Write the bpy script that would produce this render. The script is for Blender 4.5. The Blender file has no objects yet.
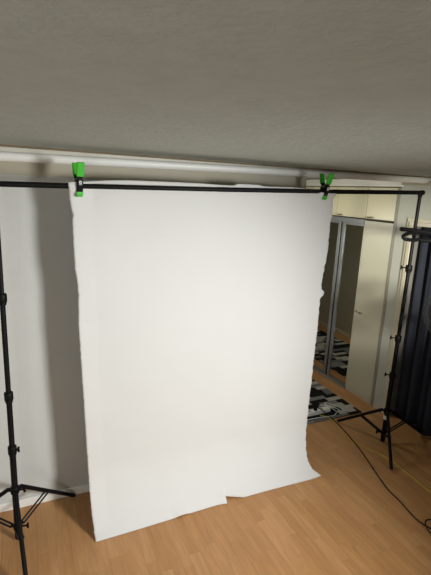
import bpy, bmesh, math, random
from mathutils import Vector, Matrix, noise
random.seed(7)
PI = math.pi
scn = bpy.context.scene
C = scn.collection

# ------------------------------------------------------------------ materials
def mat(name, col, rough=0.6, metal=0.0, spec=0.5, noise_amt=0.0, nscale=20, bump=0.0, bscale=60, coat=0.0, stretch=(1, 1, 1)):
    m = bpy.data.materials.new(name); m.use_nodes = True
    nt = m.node_tree; b = nt.nodes['Principled BSDF']
    b.inputs['Base Color'].default_value = (*col, 1)
    b.inputs['Roughness'].default_value = rough
    b.inputs['Metallic'].default_value = metal
    b.inputs['Specular IOR Level'].default_value = spec
    b.inputs['Coat Weight'].default_value = coat
    tc = nt.nodes.new('ShaderNodeTexCoord'); mp = nt.nodes.new('ShaderNodeMapping')
    mp.inputs['Scale'].default_value = stretch
    nt.links.new(tc.outputs['Object'], mp.inputs['Vector'])
    n = nt.nodes.new('ShaderNodeTexNoise'); n.inputs['Scale'].default_value = nscale
    n.inputs['Detail'].default_value = 5
    nt.links.new(mp.outputs[0], n.inputs['Vector'])
    r = nt.nodes.new('ShaderNodeMapRange')
    r.inputs['To Min'].default_value = 1 - noise_amt; r.inputs['To Max'].default_value = 1 + noise_amt
    nt.links.new(n.outputs['Fac'], r.inputs['Value'])
    mx = nt.nodes.new('ShaderNodeVectorMath'); mx.operation = 'SCALE'
    mx.inputs[0].default_value = col
    nt.links.new(r.outputs[0], mx.inputs['Scale'])
    nt.links.new(mx.outputs[0], b.inputs['Base Color'])
    if bump:
        n2 = nt.nodes.new('ShaderNodeTexNoise'); n2.inputs['Scale'].default_value = bscale; n2.inputs['Detail'].default_value = 4
        nt.links.new(mp.outputs[0], n2.inputs['Vector'])
        bp = nt.nodes.new('ShaderNodeBump'); bp.inputs['Strength'].default_value = bump; bp.inputs['Distance'].default_value = 0.01
        nt.links.new(n2.outputs['Fac'], bp.inputs['Height']); nt.links.new(bp.outputs[0], b.inputs['Normal'])
    return m

M = {}
M['wall'] = mat('wall_paint', (.58, .585, .56), .8, noise_amt=.03, nscale=6, bump=.12, bscale=120)
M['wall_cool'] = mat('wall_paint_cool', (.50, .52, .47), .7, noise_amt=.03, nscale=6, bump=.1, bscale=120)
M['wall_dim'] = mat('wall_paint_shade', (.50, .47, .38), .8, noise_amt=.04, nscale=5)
M['ceiling'] = mat('ceiling_plaster', (.44, .475, .43), .9, noise_amt=.10, nscale=14, bump=.5, bscale=45)
M['white'] = mat('white_gloss_paint', (.86, .855, .82), .4, noise_amt=.02)
M['white_old'] = mat('old_white_paint', (.62, .60, .52), .6, noise_amt=.12, nscale=9, stretch=(.6, 1, 1))
M['beige'] = mat('beige_band', (.41, .375, .29), .7, noise_amt=.06, nscale=8)
M['crack'] = mat('brown_joint', (.20, .15, .09), .9, noise_amt=.5, nscale=14, stretch=(.5, 1, 1))
M['casing'] = mat('door_casing', (.60, .56, .45), .5, noise_amt=.03)
M['jamb'] = mat('door_jamb_grey', (.18, .17, .165), .6, noise_amt=.05)
M['paper'] = mat('backdrop_paper', (.70, .70, .685), .75, spec=.25, noise_amt=.012, nscale=3, bump=.05, bscale=9)
M['paper_edge'] = mat('paper_torn_edge', (.93, .93, .92), .9)
M['black'] = mat('black_powder_coat', (.006, .006, .0065), .5, spec=.15, noise_amt=.1)
M['rubber'] = mat('black_rubber', (.010, .010, .010), .8, spec=.2, noise_amt=.1)
M['black_plastic'] = mat('black_plastic', (.005, .005, .0055), .5, spec=.15, noise_amt=.1)
M['green'] = mat('green_plastic', (.05, .50, .025), .35, spec=.5, noise_amt=.05)
M['sticker'] = mat('white_print', (.75, .75, .75), .6)
M['cream'] = mat('cream_laminate', (.66, .63, .46), .32, spec=.5, noise_amt=.02, nscale=4)
M['cream_dull'] = mat('pale_door_paint', (.57, .56, .45), .38, spec=.5, noise_amt=.02, nscale=4)
M['edge'] = mat('wardrobe_edge', (.29, .275, .235), .5, noise_amt=.05)
M['gap'] = mat('dark_gap', (.05, .042, .03), .8)
M['alu'] = mat('brushed_aluminium', (.25, .265, .28), .4, metal=.35, noise_amt=.05, nscale=200)
M['chrome'] = mat('chrome', (.75, .75, .72), .15, metal=1.0)
M['mirror'] = mat('mirror_glass', (.62, .62, .57), .015, metal=1.0)
M['curtain'] = mat('navy_curtain_cloth', (.028, .032, .045), .95, spec=.1, noise_amt=.25, nscale=60, bump=.2, bscale=300)
M['cable'] = mat('black_cable_sheath', (.008, .008, .008), .5, spec=.3)
M['yellow'] = mat('yellow_cable_sheath', (.55, .46, .06), .5)
M['strip'] = mat('white_plastic', (.85, .85, .83), .4)
M['grey_plastic'] = mat('grey_plastic', (.25, .25, .25), .5)
M['fan_metal'] = mat('dark_wire', (.03, .03, .03), .4, metal=.4)
M['night'] = mat('dark_glass', (.01, .012, .015), .1)

def floor_mat():
    m = bpy.data.materials.new('beech_parquet_laminate'); m.use_nodes = True
    nt = m.node_tree; N = nt.nodes; L = nt.links; b = N['Principled BSDF']
    tc = N.new('ShaderNodeTexCoord'); sp = N.new('ShaderNodeSeparateXYZ'); L.new(tc.outputs['Object'], sp.inputs[0])
    def math_(op, a, c=None):
        n = N.new('ShaderNodeMath'); n.operation = op
        for i, v in enumerate((a, c)):
            if v is None: continue
            if isinstance(v, (int, float)): n.inputs[i].default_value = v
            else: L.new(v, n.inputs[i])
        return n.outputs[0]
    W = .066
    xs = math_('DIVIDE', math_('ADD', sp.outputs['X'], 20), W)
    row = math_('FLOOR', xs); xf = math_('FRACT', xs)
    wn = N.new('ShaderNodeTexWhiteNoise'); wn.noise_dimensions = '1D'; L.new(row, wn.inputs['W'])
    ln = math_('DIVIDE', math_('ADD', sp.outputs['Y'], math_('MULTIPLY', wn.outputs['Value'], 3)), .43)
    ln = math_('ADD', ln, 50)
    col = math_('FLOOR', ln); yf = math_('FRACT', ln)
    cb = N.new('ShaderNodeCombineXYZ'); L.new(row, cb.inputs[0]); L.new(col, cb.inputs[1])
    w2 = N.new('ShaderNodeTexWhiteNoise'); w2.noise_dimensions = '2D'; L.new(cb.outputs[0], w2.inputs['Vector'])
    ramp = N.new('ShaderNodeValToRGB'); L.new(w2.outputs['Value'], ramp.inputs[0])
    e = ramp.color_ramp.elements
    e[0].position = 0; e[0].color = (.475, .238, .092, 1)
    e[1].position = 1; e[1].color = (.55, .295, .125, 1)
    k = e.new(.5); k.color = (.51, .260, .105, 1)
    # grain, shifted per block
    off = N.new('ShaderNodeVectorMath'); off.operation = 'MULTIPLY_ADD'
    L.new(w2.outputs['Color'], off.inputs[0]); off.inputs[1].default_value = (9, 9, 9); L.new(tc.outputs['Object'], off.inputs[2])
    mp = N.new('ShaderNodeMapping'); mp.inputs['Scale'].default_value = (14, 1.3, 1); L.new(off.outputs[0], mp.inputs['Vector'])
    wv = N.new('ShaderNodeTexNoise'); wv.inputs['Scale'].default_value = 2.2; wv.inputs['Detail'].default_value = 6; wv.inputs['Distortion'].default_value = 1.2
    L.new(mp.outputs[0], wv.inputs['Vector'])
    mr = N.new('ShaderNodeMapRange'); mr.inputs['From Min'].default_value = .3; mr.inputs['From Max'].default_value = .7
    mr.inputs['To Min'].default_value = .87; mr.inputs['To Max'].default_value = 1.10; L.new(wv.outputs['Fac'], mr.inputs['Value'])
    # joints: fine between strips, darker every third strip
    j1 = math_('LESS_THAN', xf, .022)
    third = math_('LESS_THAN', math_('FRACT', math_('DIVIDE', math_('ADD', row, .5), 3)), .333)
    j3 = math_('MULTIPLY', math_('LESS_THAN', xf, .03), third)
    j2 = math_('LESS_THAN', yf, .005)
    dark = math_('SUBTRACT', 1, math_('ADD', math_('MULTIPLY', math_('MAXIMUM', j1, j2), .16), math_('MULTIPLY', j3, .28)))
    sc = N.new('ShaderNodeVectorMath'); sc.operation = 'SCALE'; L.new(ramp.outputs[0], sc.inputs[0]); L.new(math_('MULTIPLY', dark, mr.outputs[0]), sc.inputs['Scale'])
    L.new(sc.outputs[0], b.inputs['Base Color'])
    b.inputs['Roughness'].default_value = .42; b.inputs['Specular IOR Level'].default_value = .35
    return m
M['floor'] = floor_mat()

def rug_mat():
    m = bpy.data.materials.new('block_pattern_rug'); m.use_nodes = True
    nt = m.node_tree; N = nt.nodes; L = nt.links; b = N['Principled BSDF']
    tc = N.new('ShaderNodeTexCoord'); sp = N.new('ShaderNodeSeparateXYZ'); L.new(tc.outputs['Object'], sp.inputs[0])
    def math_(op, a, c=None):
        n = N.new('ShaderNodeMath'); n.operation = op
        for i, v in enumerate((a, c)):
            if v is None: continue
            if isinstance(v, (int, float)): n.inputs[i].default_value = v
            else: L.new(v, n.inputs[i])
        return n.outputs[0]
    r = math_('DIVIDE', math_('ADD', sp.outputs['Y'], 10), .068); row = math_('FLOOR', r)
    wn = N.new('ShaderNodeTexWhiteNoise'); wn.noise_dimensions = '1D'; L.new(row, wn.inputs['W'])
    c = math_('FLOOR', math_('DIVIDE', math_('ADD', math_('ADD', sp.outputs['X'], 10), math_('MULTIPLY', wn.outputs['Value'], 2)), .22))
    # alternate black with white or grey along each row
    alt = math_('FRACT', math_('DIVIDE', math_('ADD', math_('ADD', c, row), .25), 2))
    cb = N.new('ShaderNodeCombineXYZ'); L.new(row, cb.inputs[0]); L.new(c, cb.inputs[1])
    w2 = N.new('ShaderNodeTexWhiteNoise'); w2.noise_dimensions = '2D'; L.new(cb.outputs[0], w2.inputs['Vector'])
    v = math_('ADD', math_('MULTIPLY', math_('GREATER_THAN', alt, .5), .42), math_('MULTIPLY', w2.outputs['Value'], .58))
    ramp = N.new('ShaderNodeValToRGB'); ramp.color_ramp.interpolation = 'CONSTANT'; L.new(v, ramp.inputs[0])
    e = ramp.color_ramp.elements
    e[0].position = 0; e[0].color = (.012, .013, .015, 1)
    e[1].position = .48; e[1].color = (.16, .16, .16, 1)
    k = e.new(.56); k.color = (.44, .43, .39, 1)
    k = e.new(.86); k.color = (.22, .22, .22, 1)
    L.new(ramp.outputs[0], b.inputs['Base Color']); b.inputs['Roughness'].default_value = .95; b.inputs['Specular IOR Level'].default_value = .1
    n = N.new('ShaderNodeTexNoise'); n.inputs['Scale'].default_value = 400; bp = N.new('ShaderNodeBump'); bp.inputs['Strength'].default_value = .4
    L.new(tc.outputs['Object'], n.inputs['Vector']); L.new(n.outputs['Fac'], bp.inputs['Height']); L.new(bp.outputs[0], b.inputs['Normal'])
    return m
M['rug'] = rug_mat()

# ------------------------------------------------------------------ mesh helpers (world coordinates unless noted)
def box(bm, lo, hi):
    x0, y0, z0 = lo; x1, y1, z1 = hi
    v = [bm.verts.new(p) for p in ((x0,y0,z0),(x1,y0,z0),(x1,y1,z0),(x0,y1,z0),(x0,y0,z1),(x1,y0,z1),(x1,y1,z1),(x0,y1,z1))]
    for f in ((0,3,2,1),(4,5,6,7),(0,1,5,4),(1,2,6,5),(2,3,7,6),(3,0,4,7)): bm.faces.new([v[i] for i in f])
def tube(bm, pts, rads, n=12, caps=True):
    pts = [Vector(p) for p in pts]
    if isinstance(rads, (int, float)): rads = [rads]*len(pts)
    rings = []; up = None
    for i, p in enumerate(pts):
        a = pts[max(i-1, 0)]; b = pts[min(i+1, len(pts)-1)]
        d = (b-a)
        d = d.normalized() if d.length > 1e-9 else Vector((0,0,1))
        if up is None: up = Vector((0,0,1)) if abs(d.z) < .9 else Vector((1,0,0))
        s = d.cross(up); 
        if s.length < 1e-4: s = d.orthogonal()
        s.normalize(); up = s.cross(d).normalized()
        rings.append([bm.verts.new(p + rads[i]*(math.cos(t)*s + math.sin(t)*up)) for t in [2*PI*k/n for k in range(n)]])
    for r0, r1 in zip(rings, rings[1:]):
        for k in range(n): bm.faces.new((r0[k], r0[(k+1)%n], r1[(k+1)%n], r1[k]))
    if caps:
        bm.faces.new(rings[0][::-1]); bm.faces.new(rings[-1])
def prism(bm, prof, axis, a0, a1, za=0, zb=0):
    """extrude a 2-D outline along X (prof = y,z) or Y (prof = x,z) or Z (prof = x,y)"""
    def P(u, v, t, dz):
        return {'X': (t, u, v+dz), 'Y': (u, t, v+dz), 'Z': (u, v, t)}[axis]
    r0 = [bm.verts.new(P(u, v, a0, za)) for u, v in prof]; r1 = [bm.verts.new(P(u, v, a1, zb)) for u, v in prof]
    n = len(prof)
    for k in range(n): bm.faces.new((r0[k], r0[(k+1)%n], r1[(k+1)%n], r1[k]))
    bm.faces.new(r0[::-1]); bm.faces.new(r1)
def mesh_obj(name, bm, m, parent=None, smooth=False, bevel=0.0, seg=2):
    bmesh.ops.recalc_face_normals(bm, faces=bm.faces[:])
    me = bpy.data.meshes.new(name)
    bm.to_mesh(me); bm.free()
    if smooth: 
        for p in me.polygons: p.use_smooth = True
    me.materials.append(m if not isinstance(m, str) else M[m])
    o = bpy.data.objects.new(name, me); C.objects.link(o)
    if parent is not None: o.parent = parent
    if bevel:
        b = o.modifiers.new('b', 'BEVEL'); b.width = bevel; b.segments = seg; b.limit_method = 'ANGLE'
    if smooth:
        e = o.modifiers.new('w', 'EDGE_SPLIT'); e.split_angle = math.radians(40)
    return o
def thing(name, label, cat, loc=(0,0,0), group=None):
    o = bpy.data.objects.new(name, None); C.objects.link(o); o.location = loc; o.empty_display_size = .1
    o['label'] = label; o['category'] = cat
    if group: o['group'] = group
    return o
def tag(o, label, cat, group=None):
    o['label'] = label; o['category'] = cat
    if group: o['group'] = group
    return o
def S(o): o['kind'] = 'structure'; return o
def BX(name, lo, hi, m, parent=None, bevel=0.0):
    bm = bmesh.new(); box(bm, lo, hi); return mesh_obj(name, bm, m, parent, bevel=bevel)
def TB(name, pts, r, m, parent=None, n=12):
    bm = bmesh.new(); tube(bm, pts, r, n); return mesh_obj(name, bm, m, parent, smooth=True)
def spline(pts, k=8):
    pts = [Vector(p) for p in pts]; out = []
    P = [pts[0]*2-pts[1]] + pts + [pts[-1]*2-pts[-2]]
    for i in range(1, len(P)-2):
        for j in range(k):
            t = j/k; a, b, c, d = P[i-1:i+3]
            out.append(.5*((2*b)+(-a+c)*t+(2*a-5*b+4*c-d)*t*t+(-a+3*b-3*c+d)*t**3))
    out.append(pts[-1]); return out

# ------------------------------------------------------------------ room
YB = 2.88; XW = 3.396; XC = 2.07; ZC = 2.41; YF = 6.3; XL = -1.6; YR = -1.6
S(BX('floor', (XL-.1, YR-.1, -.08), (XW+1.2, YF+.1, 0), 'floor'))
S(BX('ceiling', (XL-.1, YR-.1, ZC), (XW+1.2, YF+.1, ZC+.08), 'ceiling'))
S(BX('wall_back', (XL-.1, YB, 0), (XC, YB+.12, ZC), 'wall'))
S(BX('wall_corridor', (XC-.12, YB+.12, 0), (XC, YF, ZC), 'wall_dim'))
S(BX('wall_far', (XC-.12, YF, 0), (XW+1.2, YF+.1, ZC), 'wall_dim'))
S(BX('wall_left', (XL-.1, YR, 0), (XL, YB, ZC), 'wall'))
S(BX('wall_front', (XL-.1, YR-.1, 0), (XW+.9, YR, ZC), 'wall'))
bm = bmesh.new()   # right wall with the curtained opening (Y 1.3 .. 2.95)
box(bm, (XW, 2.965, 0), (XW+.22, 3.15, ZC)); box(bm, (XW, 1.3, 2.0), (XW+.22, 2.965, ZC)); box(bm, (XW, YR, 0), (XW+.22, 1.3, ZC))
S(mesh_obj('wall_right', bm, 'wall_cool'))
S(BX('baseboard_back', (XL, YB-.015, 0), (XC, YB, .062), 'white', bevel=.004))
S(BX('baseboard_corridor', (XC, YB+.12, 0), (XC+.015, YF, .062), 'white_old', bevel=.004))

# white rounded rail under the ceiling, beige band below it, brown joint against the ceiling
prof = [(YB, -.027), (YB-.02, -.0285), (YB-.038, -.024), (YB-.048, -.012), (YB-.052, .003), (YB-.048, .016), (YB-.036, .025), (YB-.016, .0285), (YB, .0285)]
bm = bmesh.new(); prism(bm, prof, 'X', XL, XW, 2.330, 2.383)
S(mesh_obj('trim_1', bm, 'white', smooth=True))
bm = bmesh.new(); prism(bm, [(YB-.012, 2.245), (YB, 2.245), (YB, 2.40), (YB-.012, 2.40)], 'X', XL, XC)
S(mesh_obj('trim_2', bm, 'beige'))
bm = bmesh.new(); box(bm, (XL, YB-.045, 2.398), (XW, YB+.05, ZC))
S(mesh_obj('trim_3', bm, 'crack'))
S(BX('trim_4', (XL, YB-.025, 2.352), (XW, YB+.04, 2.400), 'white_old'))

# door frame round the curtained opening in the right wall
bm = bmesh.new()
for y0, y1, px in ((2.985, 3.02, .012), (2.945, 2.985, .022)):
    box(bm, (XW-px, y0, 0), (XW, y1, 2.035-(3.02-y1)))
box(bm, (XW-.012, 1.2, 2.0), (XW, 2.985, 2.035)); box(bm, (XW-.022, 1.24, 1.965), (XW, 2.945, 2.0))
box(bm, (XW-.012, 1.2, 0), (XW, 1.3, 2.0))
S(mesh_obj('trim_5', bm, 'casing', bevel=.003))
bm = bmesh.new(); box(bm, (XW, 2.93, 0), (XW+.22, 2.95, 1.985)); box(bm, (XW, 1.3, 1.965), (XW+.22, 2.93, 1.985)); box(bm, (XW, 1.3, 0), (XW+.22, 1.32, 1.965))
S(mesh_obj('trim_6', bm, 'jamb'))
S(BX('window_1', (XW+.2, 1.3, 0), (XW+.24, 2.95, 2.0), 'night'))
S(BX('trim_7', (XW-.03, YR, 2.338), (XW, 3.13, 2.365), 'beige'))

def curtain(x, y0, y1, z1, nf, amp, label, seed, z0=.015):
    rnd = random.Random(seed); bm = bmesh.new(); n = nf*14; rows = 10; g = []
    ph = [rnd.uniform(-.5, .5) for _ in range(nf+2)]
    for j in range(rows+1):
        tz = j/rows; z = z0+(z1-z0)*tz; r = []
        for i in range(n+1):
            s = i/n; y = y0+(y1-y0)*s; a = s*nf*2*PI + ph[int(s*nf)]*.0 + .8*math.sin(s*5+seed)
            xx = x + amp*(.75+.25*(1-tz))*math.sin(a) + .012*math.sin(2.3*a+tz*2)
            r.append(bm.verts.new((xx, y + .010*math.cos(a), z)))
        g.append(r)
    for j in range(rows):
        for i in range(n): bm.faces.new((g[j][i], g[j][i+1], g[j+1][i+1], g[j+1][i]))
    o = mesh_obj('curtain', bm, 'curtain', smooth=True)
    sm = o.modifiers.new('s', 'SOLIDIFY'); sm.thickness = .004
    return tag(o, label, 'curtain')
curtain(XW+.09, 2.48, 2.925, 1.95, 3, .038, 'dark navy curtain hanging inside the door frame, the panel beside the wardrobe', 3)
curtain(XW+.045, 1.75, 2.53, 1.945, 4, .045, 'dark navy curtain panel reaching further into the room at the right edge', 5, .04)
cr = thing('curtain_rod', 'dark curtain rod across the top of the doorway', 'curtain rod', (XW+.09, 2.2, 1.957))
# (parts of Empties are built in world coordinates and shifted to their parent)
def settle():
    bpy.context.view_layer.update()
    for o in C.objects:
        if o.parent is not None and o.parent.parent is None and o.parent.type == 'EMPTY':
            if not o.get('_done'):
                o.matrix_parent_inverse = o.parent.matrix_world.inverted(); o['_done'] = 1
    for o in C.objects:
        if '_done' in o: del o['_done']
TB('rod', [(XW+.09, 1.32, 1.957), (XW+.09, 2.93, 1.957)], .007, 'black', cr)

# ------------------------------------------------------------------ wardrobe
w = thing('built_in_wardrobe', 'built-in cream wardrobe with mirrored sliding doors, standing in the passage beside the curtain', 'wardrobe', (XW+.3, 4.1, 0))
bm = bmesh.new(); box(bm, (XW+.025, 3.15, 0), (XW+.62, 5.2, ZC-.002)); mesh_obj('carcass', bm, 'gap', w)
BX('side_panel', (XW-.004, 3.150, 0), (XW+.024, 3.188, 2.315), 'edge', w)
BX('end_panel', (XW+.001, 5.15, 0), (XW+.024, 5.2, 2.315), 'cream', w)
BX('plinth', (XW+.006, 3.188, 0), (XW+.024, 3.600, .030), 'cream_dull', w)
# rounded white filler panel on top
r = .03; y0, y1, z0, z1 = 3.135, 5.2, 2.322, 2.40
pr = [(y1, z0), (y1, z1)] + [(y0+r-r*math.sin(a), z1-r+r*math.cos(a)) for a in [PI/2*k/6 for k in range(7)]] + [(y0, z0)]
bm = bmesh.new(); prism(bm, pr, 'X', XW-.02, XW+.024); mesh_obj('filler_panel', bm, 'white', w, bevel=.003)
ys = [3.190, 3.592, 4.070, 4.55, 5.02]
def handle(y0, y1, z, parent, x=XW):
    bm = bmesh.new(); tube(bm, spline([(x, y0, z), (x-.022, y0+.004, z), (x-.026, (y0+y1)/2, z), (x-.022, y1-.004, z), (x, y1, z)], 4), .0075, 8)
    return mesh_obj('handle', bm, 'chrome', parent, smooth=True)
for i in range(4):
    a, b = ys[i]+.0045, ys[i+1]-.0045
    d = BX('cabinet_door', (XW, a, 1.988), (XW+.018, b, 2.312), 'cream', w, bevel=.002)
    handle(b-.115, b-.045, 2.003, d)
BX('top_rail', (XW-.004, 3.600, 1.925), (XW+.024, 5.15, 1.975), 'alu', w, bevel=.002)
d = BX('wardrobe_door', (XW, 3.192, .034), (XW+.018, 3.596, 1.965), 'cream_dull', w, bevel=.002)
handle(3.485, 3.555, .97, d)
def mirror_door(a, b, x):
    m_ = BX('mirror_door', (x+.004, a+.03, .06), (x+.008, b-.03, 1.92), 'mirror', w)
    bm = bmesh.new()
    box(bm, (x-.006, a, .028), (x+.012, a+.042, 1.925)); box(bm, (x-.006, b-.042, .028), (x+.012, b, 1.925))
    box(bm, (x-.002, a+.042, .028), (x+.012, b-.042, .062)); box(bm, (x-.002, a+.042, 1.90), (x+.012, b-.042, 1.925))
    mesh_obj('door_frame', bm, 'alu', m_, bevel=.002)
mirror_door(3.968, 5.14, XW+.008)
bm = bmesh.new(); m2 = BX('mirror_door', (XW+.010, 3.604, .06), (XW+.014, 3.90, 1.92), 'mirror', w)
bm = bmesh.new(); box(bm, (XW, 3.895, .028), (XW+.018, 3.938, 1.925)); box(bm, (XW+.004, 3.602, .028), (XW+.018, 3.895, .05)); box(bm, (XW+.004, 3.602, 1.90), (XW+.018, 3.895, 1.925))
mesh_obj('door_frame', bm, 'alu', m2, bevel=.002)
BX('floor_track', (XW-.012, 3.600, 0), (XW+.024, 5.15, .024), 'edge', w, bevel=.002)
b_ = bmesh.new(); box(b_, (XW-.006, 3.60, .024), (XW-.002, 5.15, .030)); mesh_obj('track_lip', b_, 'alu', w)

# ------------------------------------------------------------------ rug
bm = bmesh.new(); box(bm, (2.29, 3.085, 0), (3.184, 5.5, .010))
tag(mesh_obj('rug', bm, 'rug', bevel=.003), 'black, white and grey block patterned rug lying before the mirrored wardrobe', 'rug')

# ------------------------------------------------------------------ stands
def knob(bm, c, d, L=.034):
    c = Vector(c); d = Vector((d[0], d[1], 0)).normalized(); e = c+d*L
    tube(bm, [c, e], .0055, 8); up = Vector((0,0,1)); 
    tube(bm, [e-up*.017+d*.003, e-up*.008, e, e+up*.008, e+up*.017+d*.003], [.006, .0075, .008, .0075, .006], 8)
def ring(bm, x, y, z0, z1, r): tube(bm, [(x,y,z0), (x,y,z0+.003), (x,y,z1-.003), (x,y,z1)], [r-.002, r, r, r-.002], 16)
def stand(x, y, top, hub, low, ang0, R, cols, kdir, label, knobs=(1,1,1), q=1.0, lean=0.0):
    t = thing('backdrop_stand', label, 'stand', (x, y, 0), 'stands of the backdrop')
    lo = low-.085
    LN = lambda z: x+lean*z/top
    TB('pole', [(LN(lo),y,lo), (LN(cols[0]),y,cols[0])], .0165*q, 'black', t, 16)
    rr = [.0145*q, .013*q, .0115*q]
    zs = cols+[top-.010]
    for i in range(len(cols)):
        TB('pole_section', [(LN(zs[i]),y,zs[i]-.01), (LN(zs[i+1]),y,zs[i+1]+.005)], rr[min(i,2)], 'black', t, 16)
    for i, z in enumerate(cols):
        bm = bmesh.new(); xx = LN(z); ring(bm, xx, y, z-.030, z+.020, .0225*q); ring(bm, xx, y, z-.045, z-.030, .019*q); o = mesh_obj('collar', bm, 'black_plastic', t, smooth=True)
        if not knobs[i]: continue
        bm = bmesh.new(); knob(bm, (LN(z), y, z-.004) , kdir, .034 if q < 1.2 else .060); mesh_obj('knob', bm, 'black_plastic', o, smooth=True)
    bm = bmesh.new(); ring(bm, x, y, hub-.022, hub+.022, .026)
    for k in range(3):
        a = ang0+k*2*PI/3; dx, dy = math.cos(a), math.sin(a)
        tube(bm, [(x+dx*.015, y+dy*.015, hub), (x+dx*.048, y+dy*.048, hub-.002)], [.013, .012], 8)
    hb = mesh_obj('upper_collar', bm, 'black_plastic', t, smooth=True)
    bm = bmesh.new(); knob(bm, (x+kdir[0]*.018, y+kdir[1]*.018, hub-.002), kdir, .036); mesh_obj('knob', bm, 'black_plastic', hb, smooth=True)
    bm = bmesh.new(); ring(bm, x, y, low-.018, low+.018, .024)
    for k in range(3):
        a = ang0+k*2*PI/3; dx, dy = math.cos(a), math.sin(a)
        tube(bm, [(x+dx*.015, y+dy*.015, low), (x+dx*.04, y+dy*.04, low)], .010, 8)
    lb = mesh_obj('lower_collar', bm, 'black_plastic', t, smooth=True)
    bm = bmesh.new(); knob(bm, (x+kdir[0]*.018, y+kdir[1]*.018, low-.002), kdir, .042); mesh_obj('knob', bm, 'black_plastic', lb, smooth=True)
    for k in range(3):
        a = ang0+k*2*PI/3; dx, dy = math.cos(a), math.sin(a); px, py = -dy, dx
        A = Vector((x+dx*.042, y+dy*.042, hub)); B = Vector((x+dx*R, y+dy*R, .014))
        D = (B-A); L = D.length; D.normalize()
        leg = TB('leg', [A, B-D*.01], .0115*q, 'black', t, 10)
        TB('rubber_foot', [B-D*.055, B-D*.05, B-D*.006, B], [.011, .0135, .0135, .010], 'rubber', leg, 10)
        mid = A+D*L*.46
        for s in (-1, 1):
            o = Vector((px, py, 0))*.0125*s
            TB('brace', [Vector((x+dx*.034, y+dy*.034, low))+o, mid+o], .0055*q, 'black', leg, 6)
    bm = bmesh.new(); ring(bm, LN(top), y, top-.035, top-.014, .018); mesh_obj('pole_tip', bm, 'black_plastic', t, smooth=True)
    if q > 1.2:
        bm = bmesh.new(); ring(bm, x, y, .225, .262, .0165*q+.003); mesh_obj('paper_tag', bm, 'sticker', t, smooth=True)['label'] = 'small white paper tag'
    return t
LX, LY, LT = -.105, 2.575, 2.190
RX, RY, RT = 2.985, 2.600, 2.262
stand(LX, LY, LT, .360, .100, math.radians(36), .458, [.64, .99, 1.58], (.97, -.25), 'black tripod stand at the left edge, one foot against the skirting board', (1,0,0), 1.1)
stand(RX, RY, RT, .305, .085, math.radians(233.5), .455, [.66, 1.01, 1.64], (-.8, .6), 'black tripod stand at right, standing between the rug and the navy curtain', (1,1,1), 1.22, .03)
b = thing('crossbar', 'black telescopic crossbar joining the tops of the two tripod stands', 'pole', ((LX+RX)/2, 2.588, (LT+RT)/2))
def barp(x): 
    t = (x-LX)/(RX-LX); return Vector((x, LY+(RY-LY)*t, LT+(RT-LT)*t-.030*t*(1-t)))
TB('tube', [barp(-.17), barp(.33)], .0155, 'black', b, 16)
TB('tube', [barp(.32), barp(1.2)], .0135, 'black', b, 16)
TB('tube', [barp(1.19), barp(2.12)], .0145, 'black', b, 16)
TB('tube', [barp(2.11), barp(3.03)], .0165, 'black', b, 16)
TB('end_cap', [barp(3.018), barp(3.024), barp(3.046), barp(3.052)], [.018, .0205, .0205, .017], 'black_plastic', b, 16)
TB('end_cap', [barp(-.19), barp(-.184), barp(-.162), barp(-.156)], [.017, .0205, .0205, .018], 'black_plastic', b, 16)

# ------------------------------------------------------------------ paper backdrop
LE = [(2.215,.259),(2.205,.261),(2.07,.274),(2.03,.286),(2.012,.279),(1.892,.28),(1.726,.285),(1.632,.298),(1.585,.297),(1.568,.305),(1.55,.299),(1.373,.297),(1.053,.308),(.694,.321),(.318,.333),(.119,.335),(0,.340)]
RE = [(2.24,2.117),(2.185,2.118),(2.052,2.125),(2.0,2.112),(1.949,2.114),(1.798,2.118),(1.66,2.101),(1.536,2.088),(1.50,2.094),(1.479,2.126),(1.455,2.115),(1.433,2.092),(1.33,2.089),(1.21,2.092),(.949,2.087),(.735,2.088),(.572,2.083),(.375,2.082),(.232,2.059),(.125,2.036),(.056,2.050),(0,2.105)]
def lerp(T, z):
    if z >= T[0][0]: return T[0][1]
    for (a, u), (c, v) in zip(T, T[1:]):
        if z >= c: return u+(v-u)*(a-z)/(a-c)
    return T[-1][1]
YP = 2.588
def pY(z): return YP if z > .4 else YP-.205*(1-max(z,0)/.4)**2
def ztop(x):
    T = [(.25, 2.214), (.29, 2.218), (.345, 2.222), (.40, 2.228), (.48, 2.236), (.60, 2.243), (.9, 2.246), (1.10, 2.246), (1.22, 2.243), (1.30, 2.243), (1.33, 2.256), (1.50, 2.256), (1.53, 2.248), (1.75, 2.252), (1.95, 2.247), (1.99, 2.226), (2.06, 2.222), (2.13, 2.224)]
    for (a, u), (c, v) in zip(T, T[1:]):
        if x <= c: return u+(v-u)*max(0, (x-a))/(c-a)
    return T[-1][1]
bm = bmesh.new(); NX, NZ = 150, 170; g = []
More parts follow.
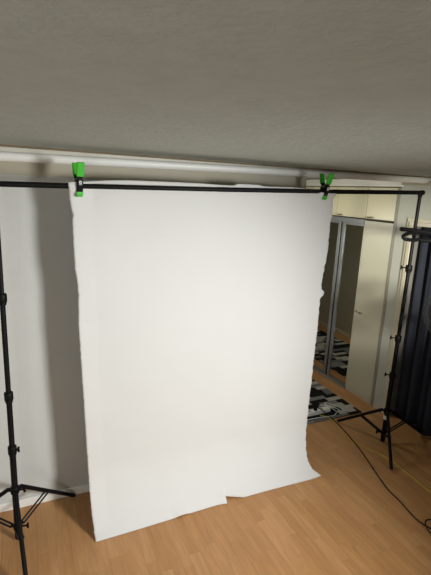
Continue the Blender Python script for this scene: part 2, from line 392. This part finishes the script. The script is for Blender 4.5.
for j in range(NZ+1):
    tz = (j/NZ); row = []
    for i in range(NX+1):
        s = i/NX; sx = s
        x_ = .26+s*1.85
        zt = ztop(x_)
        z = zt*(1-tz)
        # denser edge detail comes from the z table; ragged noise on both edges
        xl = lerp(LE, z)+.004*noise.noise(Vector((z*38, 1, 0)))+.003*noise.noise(Vector((z*110, 4, 0)))
        xr = lerp(RE, z)+.007*noise.noise(Vector((z*30, 7, 0)))+.006*noise.noise(Vector((z*90, 9, 0)))
        x = xl+(xr-xl)*s
        y = pY(z)
        bz = barp(x).z
        # at its upper left corner and along the clamped right end the sheet lies in front of the bar, elsewhere behind it
        fl = max(0, min(1, (.40-x)/.10)); fr = max(0, min(1, (x-1.93)/.10))
        f = max(fl, fr)
        near = max(0, min(1, (z-(bz-.30))/.27))
        gz = max(0, min(1, (z-(bz-.052))/.032))
        off = .020*(1-f) - .024*f*gz
        if z < .4: near = 0
        y += off*near
        # gentle buckles in the sheet
        y += (.006*noise.noise(Vector((x*2.2, z*1.6, 3)))+.0025*noise.noise(Vector((x*5, z*7, 9))))*(1 if z > .1 else z/.1)
        if s < .06: y -= .010*(1-s/.06)*max(0, min(1, (2.05-z)*3))*(z > .05)
        zz = z
        if j >= NZ-6:        # bottom edge: a tear at x = 1.28..1.41, right corner lifted
            k = (j-(NZ-6))/6
            if 1.275 < x < 1.42: y += .042*k*(1.42-x)/.145; zz += .022*k*(1.42-x)/.145
            elif 1.20 < x <= 1.275: y -= .012*k*(x-1.20)/.075
            if x > 2.0: zz += .012*k*(x-2.0)/.1
            if .86 < x < 1.0: zz += .010*k*math.sin((x-.86)/.14*PI)
            y -= .010*k*math.sin(x*3+.5)
        row.append(bm.verts.new((x, y, max(zz, .003))))
    g.append(row)
for j in range(NZ):
    for i in range(NX): bm.faces.new((g[j][i], g[j+1][i], g[j+1][i+1], g[j][i+1]))
me_o = mesh_obj('paper_backdrop', bm, 'paper', smooth=True)
for m_ in list(me_o.modifiers): me_o.modifiers.remove(m_)
sd = me_o.modifiers.new('s', 'SOLIDIFY'); sd.thickness = .0012; sd.offset = 0
tag(me_o, 'large white paper backdrop sheet with torn edges, clamped to the black crossbar and curling onto the floor', 'backdrop')

# ------------------------------------------------------------------ clamps (local frame, pinching along Y)
def spring_clamp(loc, rot, label):
    t = thing('spring_clamp', label, 'clamp', loc, 'spring clamps on the crossbar')
    t.rotation_euler = rot
    hw = .0205
    def half(name, m, prof, w0, bev=.004, parent=t):
        bm = bmesh.new(); prism(bm, prof, 'X', -w0, w0); return mesh_obj(name, bm, m, parent, bevel=bev, seg=3)
    for s in (-1, 1):
        half('jaw', 'black_plastic', [(s*.010, -.036), (s*.024, -.030), (s*.036, .010), (s*.028, .040), (s*.036, .062), (s*.026, .064), (s*.014, .040), (s*.020, .008)], hw-.003)
        half('handle', 'green', [(s*.026, .052), (s*.040, .050), (s*.060, .122), (s*.056, .129), (s*.048, .128), (s*.040, .098)], hw, .005)
        half('jaw_tip', 'green', [(s*.006, -.060), (s*.020, -.056), (s*.025, -.034), (s*.020, -.026), (s*.010, -.032)], hw-.003, .004)
    TB('pivot_pin', [(-hw-.004, 0, .034), (hw+.004, 0, .034)], .005, 'chrome', t, 10)
    bm = bmesh.new(); tube(bm, [(-.012+.024*k/40, .011*math.cos(k*.9), .034+.011*math.sin(k*.9)) for k in range(41)], .0015, 6); mesh_obj('spring', bm, 'chrome', t, smooth=True)
    # printed white emblem: small ring with a bar under it on the front jaw
    j = BX('emblem_plate', (-.012, -.0375, .004), (.012, -.0335, .034), 'black_plastic', t)
    bm = bmesh.new()
    for a in range(12):
        u, v = 2*PI*a/12, 2*PI*(a+1)/12
        q = [(.0085*math.cos(u), .0085*1.1*math.sin(u)), (.0085*math.cos(v), .0085*1.1*math.sin(v)), (.004*math.cos(v), .0045*math.sin(v)), (.004*math.cos(u), .0045*math.sin(u))]
        bm.faces.new([bm.verts.new((x, -.0379, .021+z)) for x, z in q])
    bm.faces.new([bm.verts.new((x, -.0379, z)) for x, z in ((-.008, .007), (.008, .007), (.008, .0095), (-.008, .0095))])
    e = mesh_obj('printed_mark', bm, 'sticker', j)
    return t
L1 = barp(.318); L2 = barp(2.035)
CL = [spring_clamp((L1.x, L1.y, L1.z), (0, 0, math.radians(8)), 'green and black spring clamp at the upper left corner of the paper'),
      spring_clamp((L2.x, L2.y, L2.z), (0, math.radians(4), 0), 'green and black spring clamp at the upper right corner of the paper, handles splayed')]

# ------------------------------------------------------------------ cables, power strip
def cable(name, pts, r, m, label, cat, z=None):
    bm = bmesh.new(); tube(bm, spline(pts, 8), r, 8); return tag(mesh_obj(name, bm, m, smooth=True), label, cat)
pz = .0055
cable('power_cable', [(2.690,3.208,.085), (2.730,3.175,.065), (2.775,3.14,.022), (2.785,3.04,.008), (2.753,2.846,pz), (2.677,2.56,pz), (2.572,2.27,pz), (2.502,2.063,pz), (2.484,1.928,pz), (2.452,1.77,pz), (2.456,1.70,pz), (2.475,1.64,pz), (2.53,1.60,pz), (2.585,1.63,pz), (2.57,1.69,pz), (2.50,1.71,pz+.008), (2.44,1.66,pz+.011), (2.43,1.58,pz), (2.46,1.48,pz)], .0048, 'cable',
      'black power cable snaking across the wooden floor from the power strip to the right edge', 'cable')
cable('thin_cable', [(2.70,3.165,.015), (2.75,3.12,.016), (2.764,3.02,.006), (2.693,2.776,.004), (2.722,2.609,.004), (2.812,2.399,.004), (2.814,2.234,.004), (2.805,2.073,.004), (2.794,1.913,.004), (2.80,1.75,.004)], .004, 'yellow',
      'thin yellow cable lying on the floor beside the black power cable', 'cable')
st = thing('power_strip', 'white power strip with sockets lying on the front of the patterned rug', 'power strip', (2.63, 3.225, .010))
a = BX('body', (2.40, 3.195, .010), (2.86, 3.255, .050), 'strip', st, bevel=.006)
for k in range(5):
    x = 2.45+k*.078
    bm = bmesh.new(); tube(bm, [(x, 3.225, .0498), (x, 3.225, .0510)], [.017, .017], 14); so = mesh_obj('socket', bm, 'grey_plastic', st, smooth=True)
pl = thing('plug', 'black plug pushed into the white power strip on the rug', 'plug', (2.684, 3.225, .051))
TB('plug_body', [(2.684,3.225,.0515), (2.684,3.224,.068), (2.688,3.215,.082)], [.020, .019, .012], 'black_plastic', pl, 12)
cable('white_cable', [(2.862,3.225,.03), (2.90,3.27,.03), (2.88,3.34,.018), (2.82,3.33,.018), (2.86,3.24,.055), (2.92,3.16,.018), (2.965,3.20,.018), (2.90,3.30,.026), (2.92,3.36,.02), (3.00,3.27,.016), (3.02,3.17,.016), (3.06,3.12,.016)], .0042, 'strip',
      'tangled white cable coiled over the right end of the power strip on the rug', 'cable')
cable('white_cable', [(2.35,3.12,.016), (2.52,3.135,.016), (2.68,3.13,.016), (2.83,3.115,.016), (2.90,3.15,.016)], .0038, 'strip',
      'straight white cable running along the front side of the power strip on the rug', 'cable')

# ------------------------------------------------------------------ fan at the right edge
fx, fy, fz = 2.878, 2.03, 1.39
f = thing('standing_fan', 'black standing fan with round mesh grille, cut off by the right edge of the photo', 'fan', (fx+.20, fy-.085, 0))
px_, py_ = fx+.20, fy-.085
bm = bmesh.new(); tube(bm, [(px_,py_,0), (px_,py_,.012), (px_,py_,.026), (px_,py_,.032)], [.118, .12, .10, .03], 32); mesh_obj('base', bm, 'black_plastic', f, smooth=True)
TB('pole', [(px_,py_,.03), (px_,py_,fz-.05)], .013, 'black', f)
vd = Vector((-fx, -fy, .25)).normalized(); cx = Vector((fx, fy, fz))
u = vd.cross(Vector((0,0,1))).normalized(); v = u.cross(vd).normalized()
TB('motor_housing', [cx-vd*.17, cx-vd*.15, cx-vd*.07, cx-vd*.03], [.03, .055, .06, .045], 'black_plastic', f, 20)
TB('neck', [(px_,py_,fz-.06), cx-vd*.12-Vector((0,0,.04))], .016, 'black_plastic', f)
bm = bmesh.new()
for rr, dp in [(.205,0)] + [(.195-.0085*k, .018+.030*math.sin(k/22*PI/2)) for k in range(20)]:
    pts = [cx+vd*dp+rr*(math.cos(t)*u+math.sin(t)*v) for t in [2*PI*k/48 for k in range(49)]]
    tube(bm, pts, .0052 if rr > .2 else .0012, 5, caps=False)
for k in range(72):
    t = 2*PI*k/72; d = math.cos(t)*u+math.sin(t)*v
    tube(bm, [cx+d*.205, cx+vd*.018+d*.195, cx+vd*.04+d*.11, cx+vd*.05+d*.03], .0011, 4, caps=False)
mesh_obj('front_grille', bm, 'fan_metal', f)
bm = bmesh.new()
for k in range(48):
    t = 2*PI*k/48; d = math.cos(t)*u+math.sin(t)*v
    tube(bm, [cx+d*.205, cx-vd*.05+d*.17, cx-vd*.07+d*.05], .0013, 4, caps=False)
mesh_obj('rear_grille', bm, 'black', f)
for k in range(5):
    t0 = 2*PI*k/5; bm = bmesh.new(); rows = []
    for r_ in (.03, .08, .13, .175):
        hwid = .35+1.4*r_; 
        rows.append([bm.verts.new(cx+r_*(math.cos(t0+q*hwid*.8)*u+math.sin(t0+q*hwid*.8)*v)+vd*.02*q) for q in (-.8,-.3,.3,.8)])
    for a_, b_ in zip(rows, rows[1:]):
        for i in range(3): bm.faces.new((a_[i], a_[i+1], b_[i+1], b_[i]))
    o = mesh_obj('blade', bm, 'black_plastic', f, smooth=True)
    s_ = o.modifiers.new('s', 'SOLIDIFY'); s_.thickness = .002
TB('hub', [cx-vd*.02, cx+vd*.03, cx+vd*.035], [.03, .03, .015], 'black_plastic', f, 16)

# ------------------------------------------------------------------ accessory stand whose black arms reach in from the right
hx, hy = 3.27, 2.13
h = thing('clamp_arm_stand', 'black upright holder with two round-ended horizontal arms reaching in from the right edge', 'stand', (hx, hy, 0))
bm = bmesh.new(); tube(bm, [(hx,hy,0), (hx,hy,.012), (hx,hy,.022)], [.10, .10, .05], 24); mesh_obj('base', bm, 'black', h, smooth=True)
TB('pole', [(hx,hy,.02), (hx,hy,2.0)], .012, 'black', h)
TB('arm', [(2.517,2.300,1.992), (2.523,2.299,1.992), (2.60,2.286,1.988), (2.80,2.25,1.968), (2.95,2.2,1.955), (hx,hy,1.93)], [.010, .016, .0145, .015, .020, .016], 'black', h)
TB('arm', spline([(2.66,2.31,1.967), (2.60,2.305,1.958), (2.555,2.30,1.938), (2.58,2.29,1.918), (2.66,2.28,1.914), (2.70,2.28,1.920)], 6), .0135, 'black', h)
TB('arm', [(2.66,2.31,1.967), (2.72,2.29,1.965), (2.80,2.25,1.958)], .012, 'black', h)
TB('arm', [(2.69,2.28,1.917), (2.74,2.275,1.912), (2.85,2.25,1.912), (2.95,2.2,1.918), (hx,hy,1.89)], [.010, .017, .015, .017, .016], 'black', h)
settle()
# clamps were modelled in their own frame: undo the shift for them
for t in CL:
    for c in t.children: c.matrix_parent_inverse = Matrix.Identity(4)

# ------------------------------------------------------------------ camera
F_PX = 429.53; yaw, pitch, roll = 0.43305516, 0.21969927, 0.04406044
f0 = Vector((math.sin(yaw), math.cos(yaw), 0)); r0 = Vector((math.cos(yaw), -math.sin(yaw), 0)); u0 = Vector((0,0,1))
fw = f0*math.cos(pitch)-u0*math.sin(pitch); up = u0*math.cos(pitch)+f0*math.sin(pitch)
rt = r0*math.cos(roll)+up*math.sin(roll); uu = up*math.cos(roll)-r0*math.sin(roll)
cd = bpy.data.cameras.new('camera'); cam = bpy.data.objects.new('camera', cd); C.objects.link(cam)
mw = Matrix((rt, uu, -fw)).transposed().to_4x4(); mw.translation = Vector((0,0,2.2)); cam.matrix_world = mw
cd.sensor_fit = 'VERTICAL'; cd.sensor_height = 36; cd.lens = 36*F_PX/575; cd.clip_start = .02
scn.camera = cam

# ------------------------------------------------------------------ light
def aim(o, target):
    o.rotation_euler = (Vector(target)-o.location).to_track_quat('-Z', 'Y').to_euler()
def spot(loc, target, power, angle, blend, size, col):
    l = bpy.data.lights.new('spot', 'SPOT'); l.energy = power; l.spot_size = math.radians(angle); l.spot_blend = blend; l.shadow_soft_size = size; l.color = col
    o = bpy.data.objects.new('spot_light', l); C.objects.link(o); o.location = loc; aim(o, target); return o
spot((2.45, -.75, 1.85), (.62, 2.35, .85), 575, 75, 1.0, .34, (.98, .995, .975))
spot((2.0, -.3, 2.0), (3.4, 3.42, 1.50), 880, 30, 1.0, .12, (1, .97, .84))  # added narrow spot that brightens the wardrobe front; no known lamp stands there
def area(loc, target, power, size, col, name):
    l = bpy.data.lights.new(name, 'AREA'); l.energy = power; l.size = size; l.color = col
    o = bpy.data.objects.new(name, l); C.objects.link(o); o.location = loc; aim(o, target); return o
area((-.9, -.7, 1.3), (-.1, 2.9, 1.3), 16, 1.0, (1, .985, .95), 'room_fill')  # added fill that lifts the shadow on the left wall, no fixture
area((2.25, 4.1, 1.7), (3.3, 3.9, 2.2), 3.5, .4, (1, .95, .82), 'passage_fill_up')  # unseen fill added to lift the filler panel and upper wardrobe
area((2.2, 4.3, 1.9), (3.0, 3.5, 0), 7, .35, (1, .96, .86), 'passage_fill_down')  # second unseen fill, added to brighten the rug and lower wardrobe
wd = bpy.data.worlds.new('world'); scn.world = wd; wd.use_nodes = True
wd.node_tree.nodes['Background'].inputs[0].default_value = (.5, .5, .5, 1); wd.node_tree.nodes['Background'].inputs[1].default_value = .1
scn.view_settings.view_transform = 'Standard'; scn.view_settings.exposure = 0
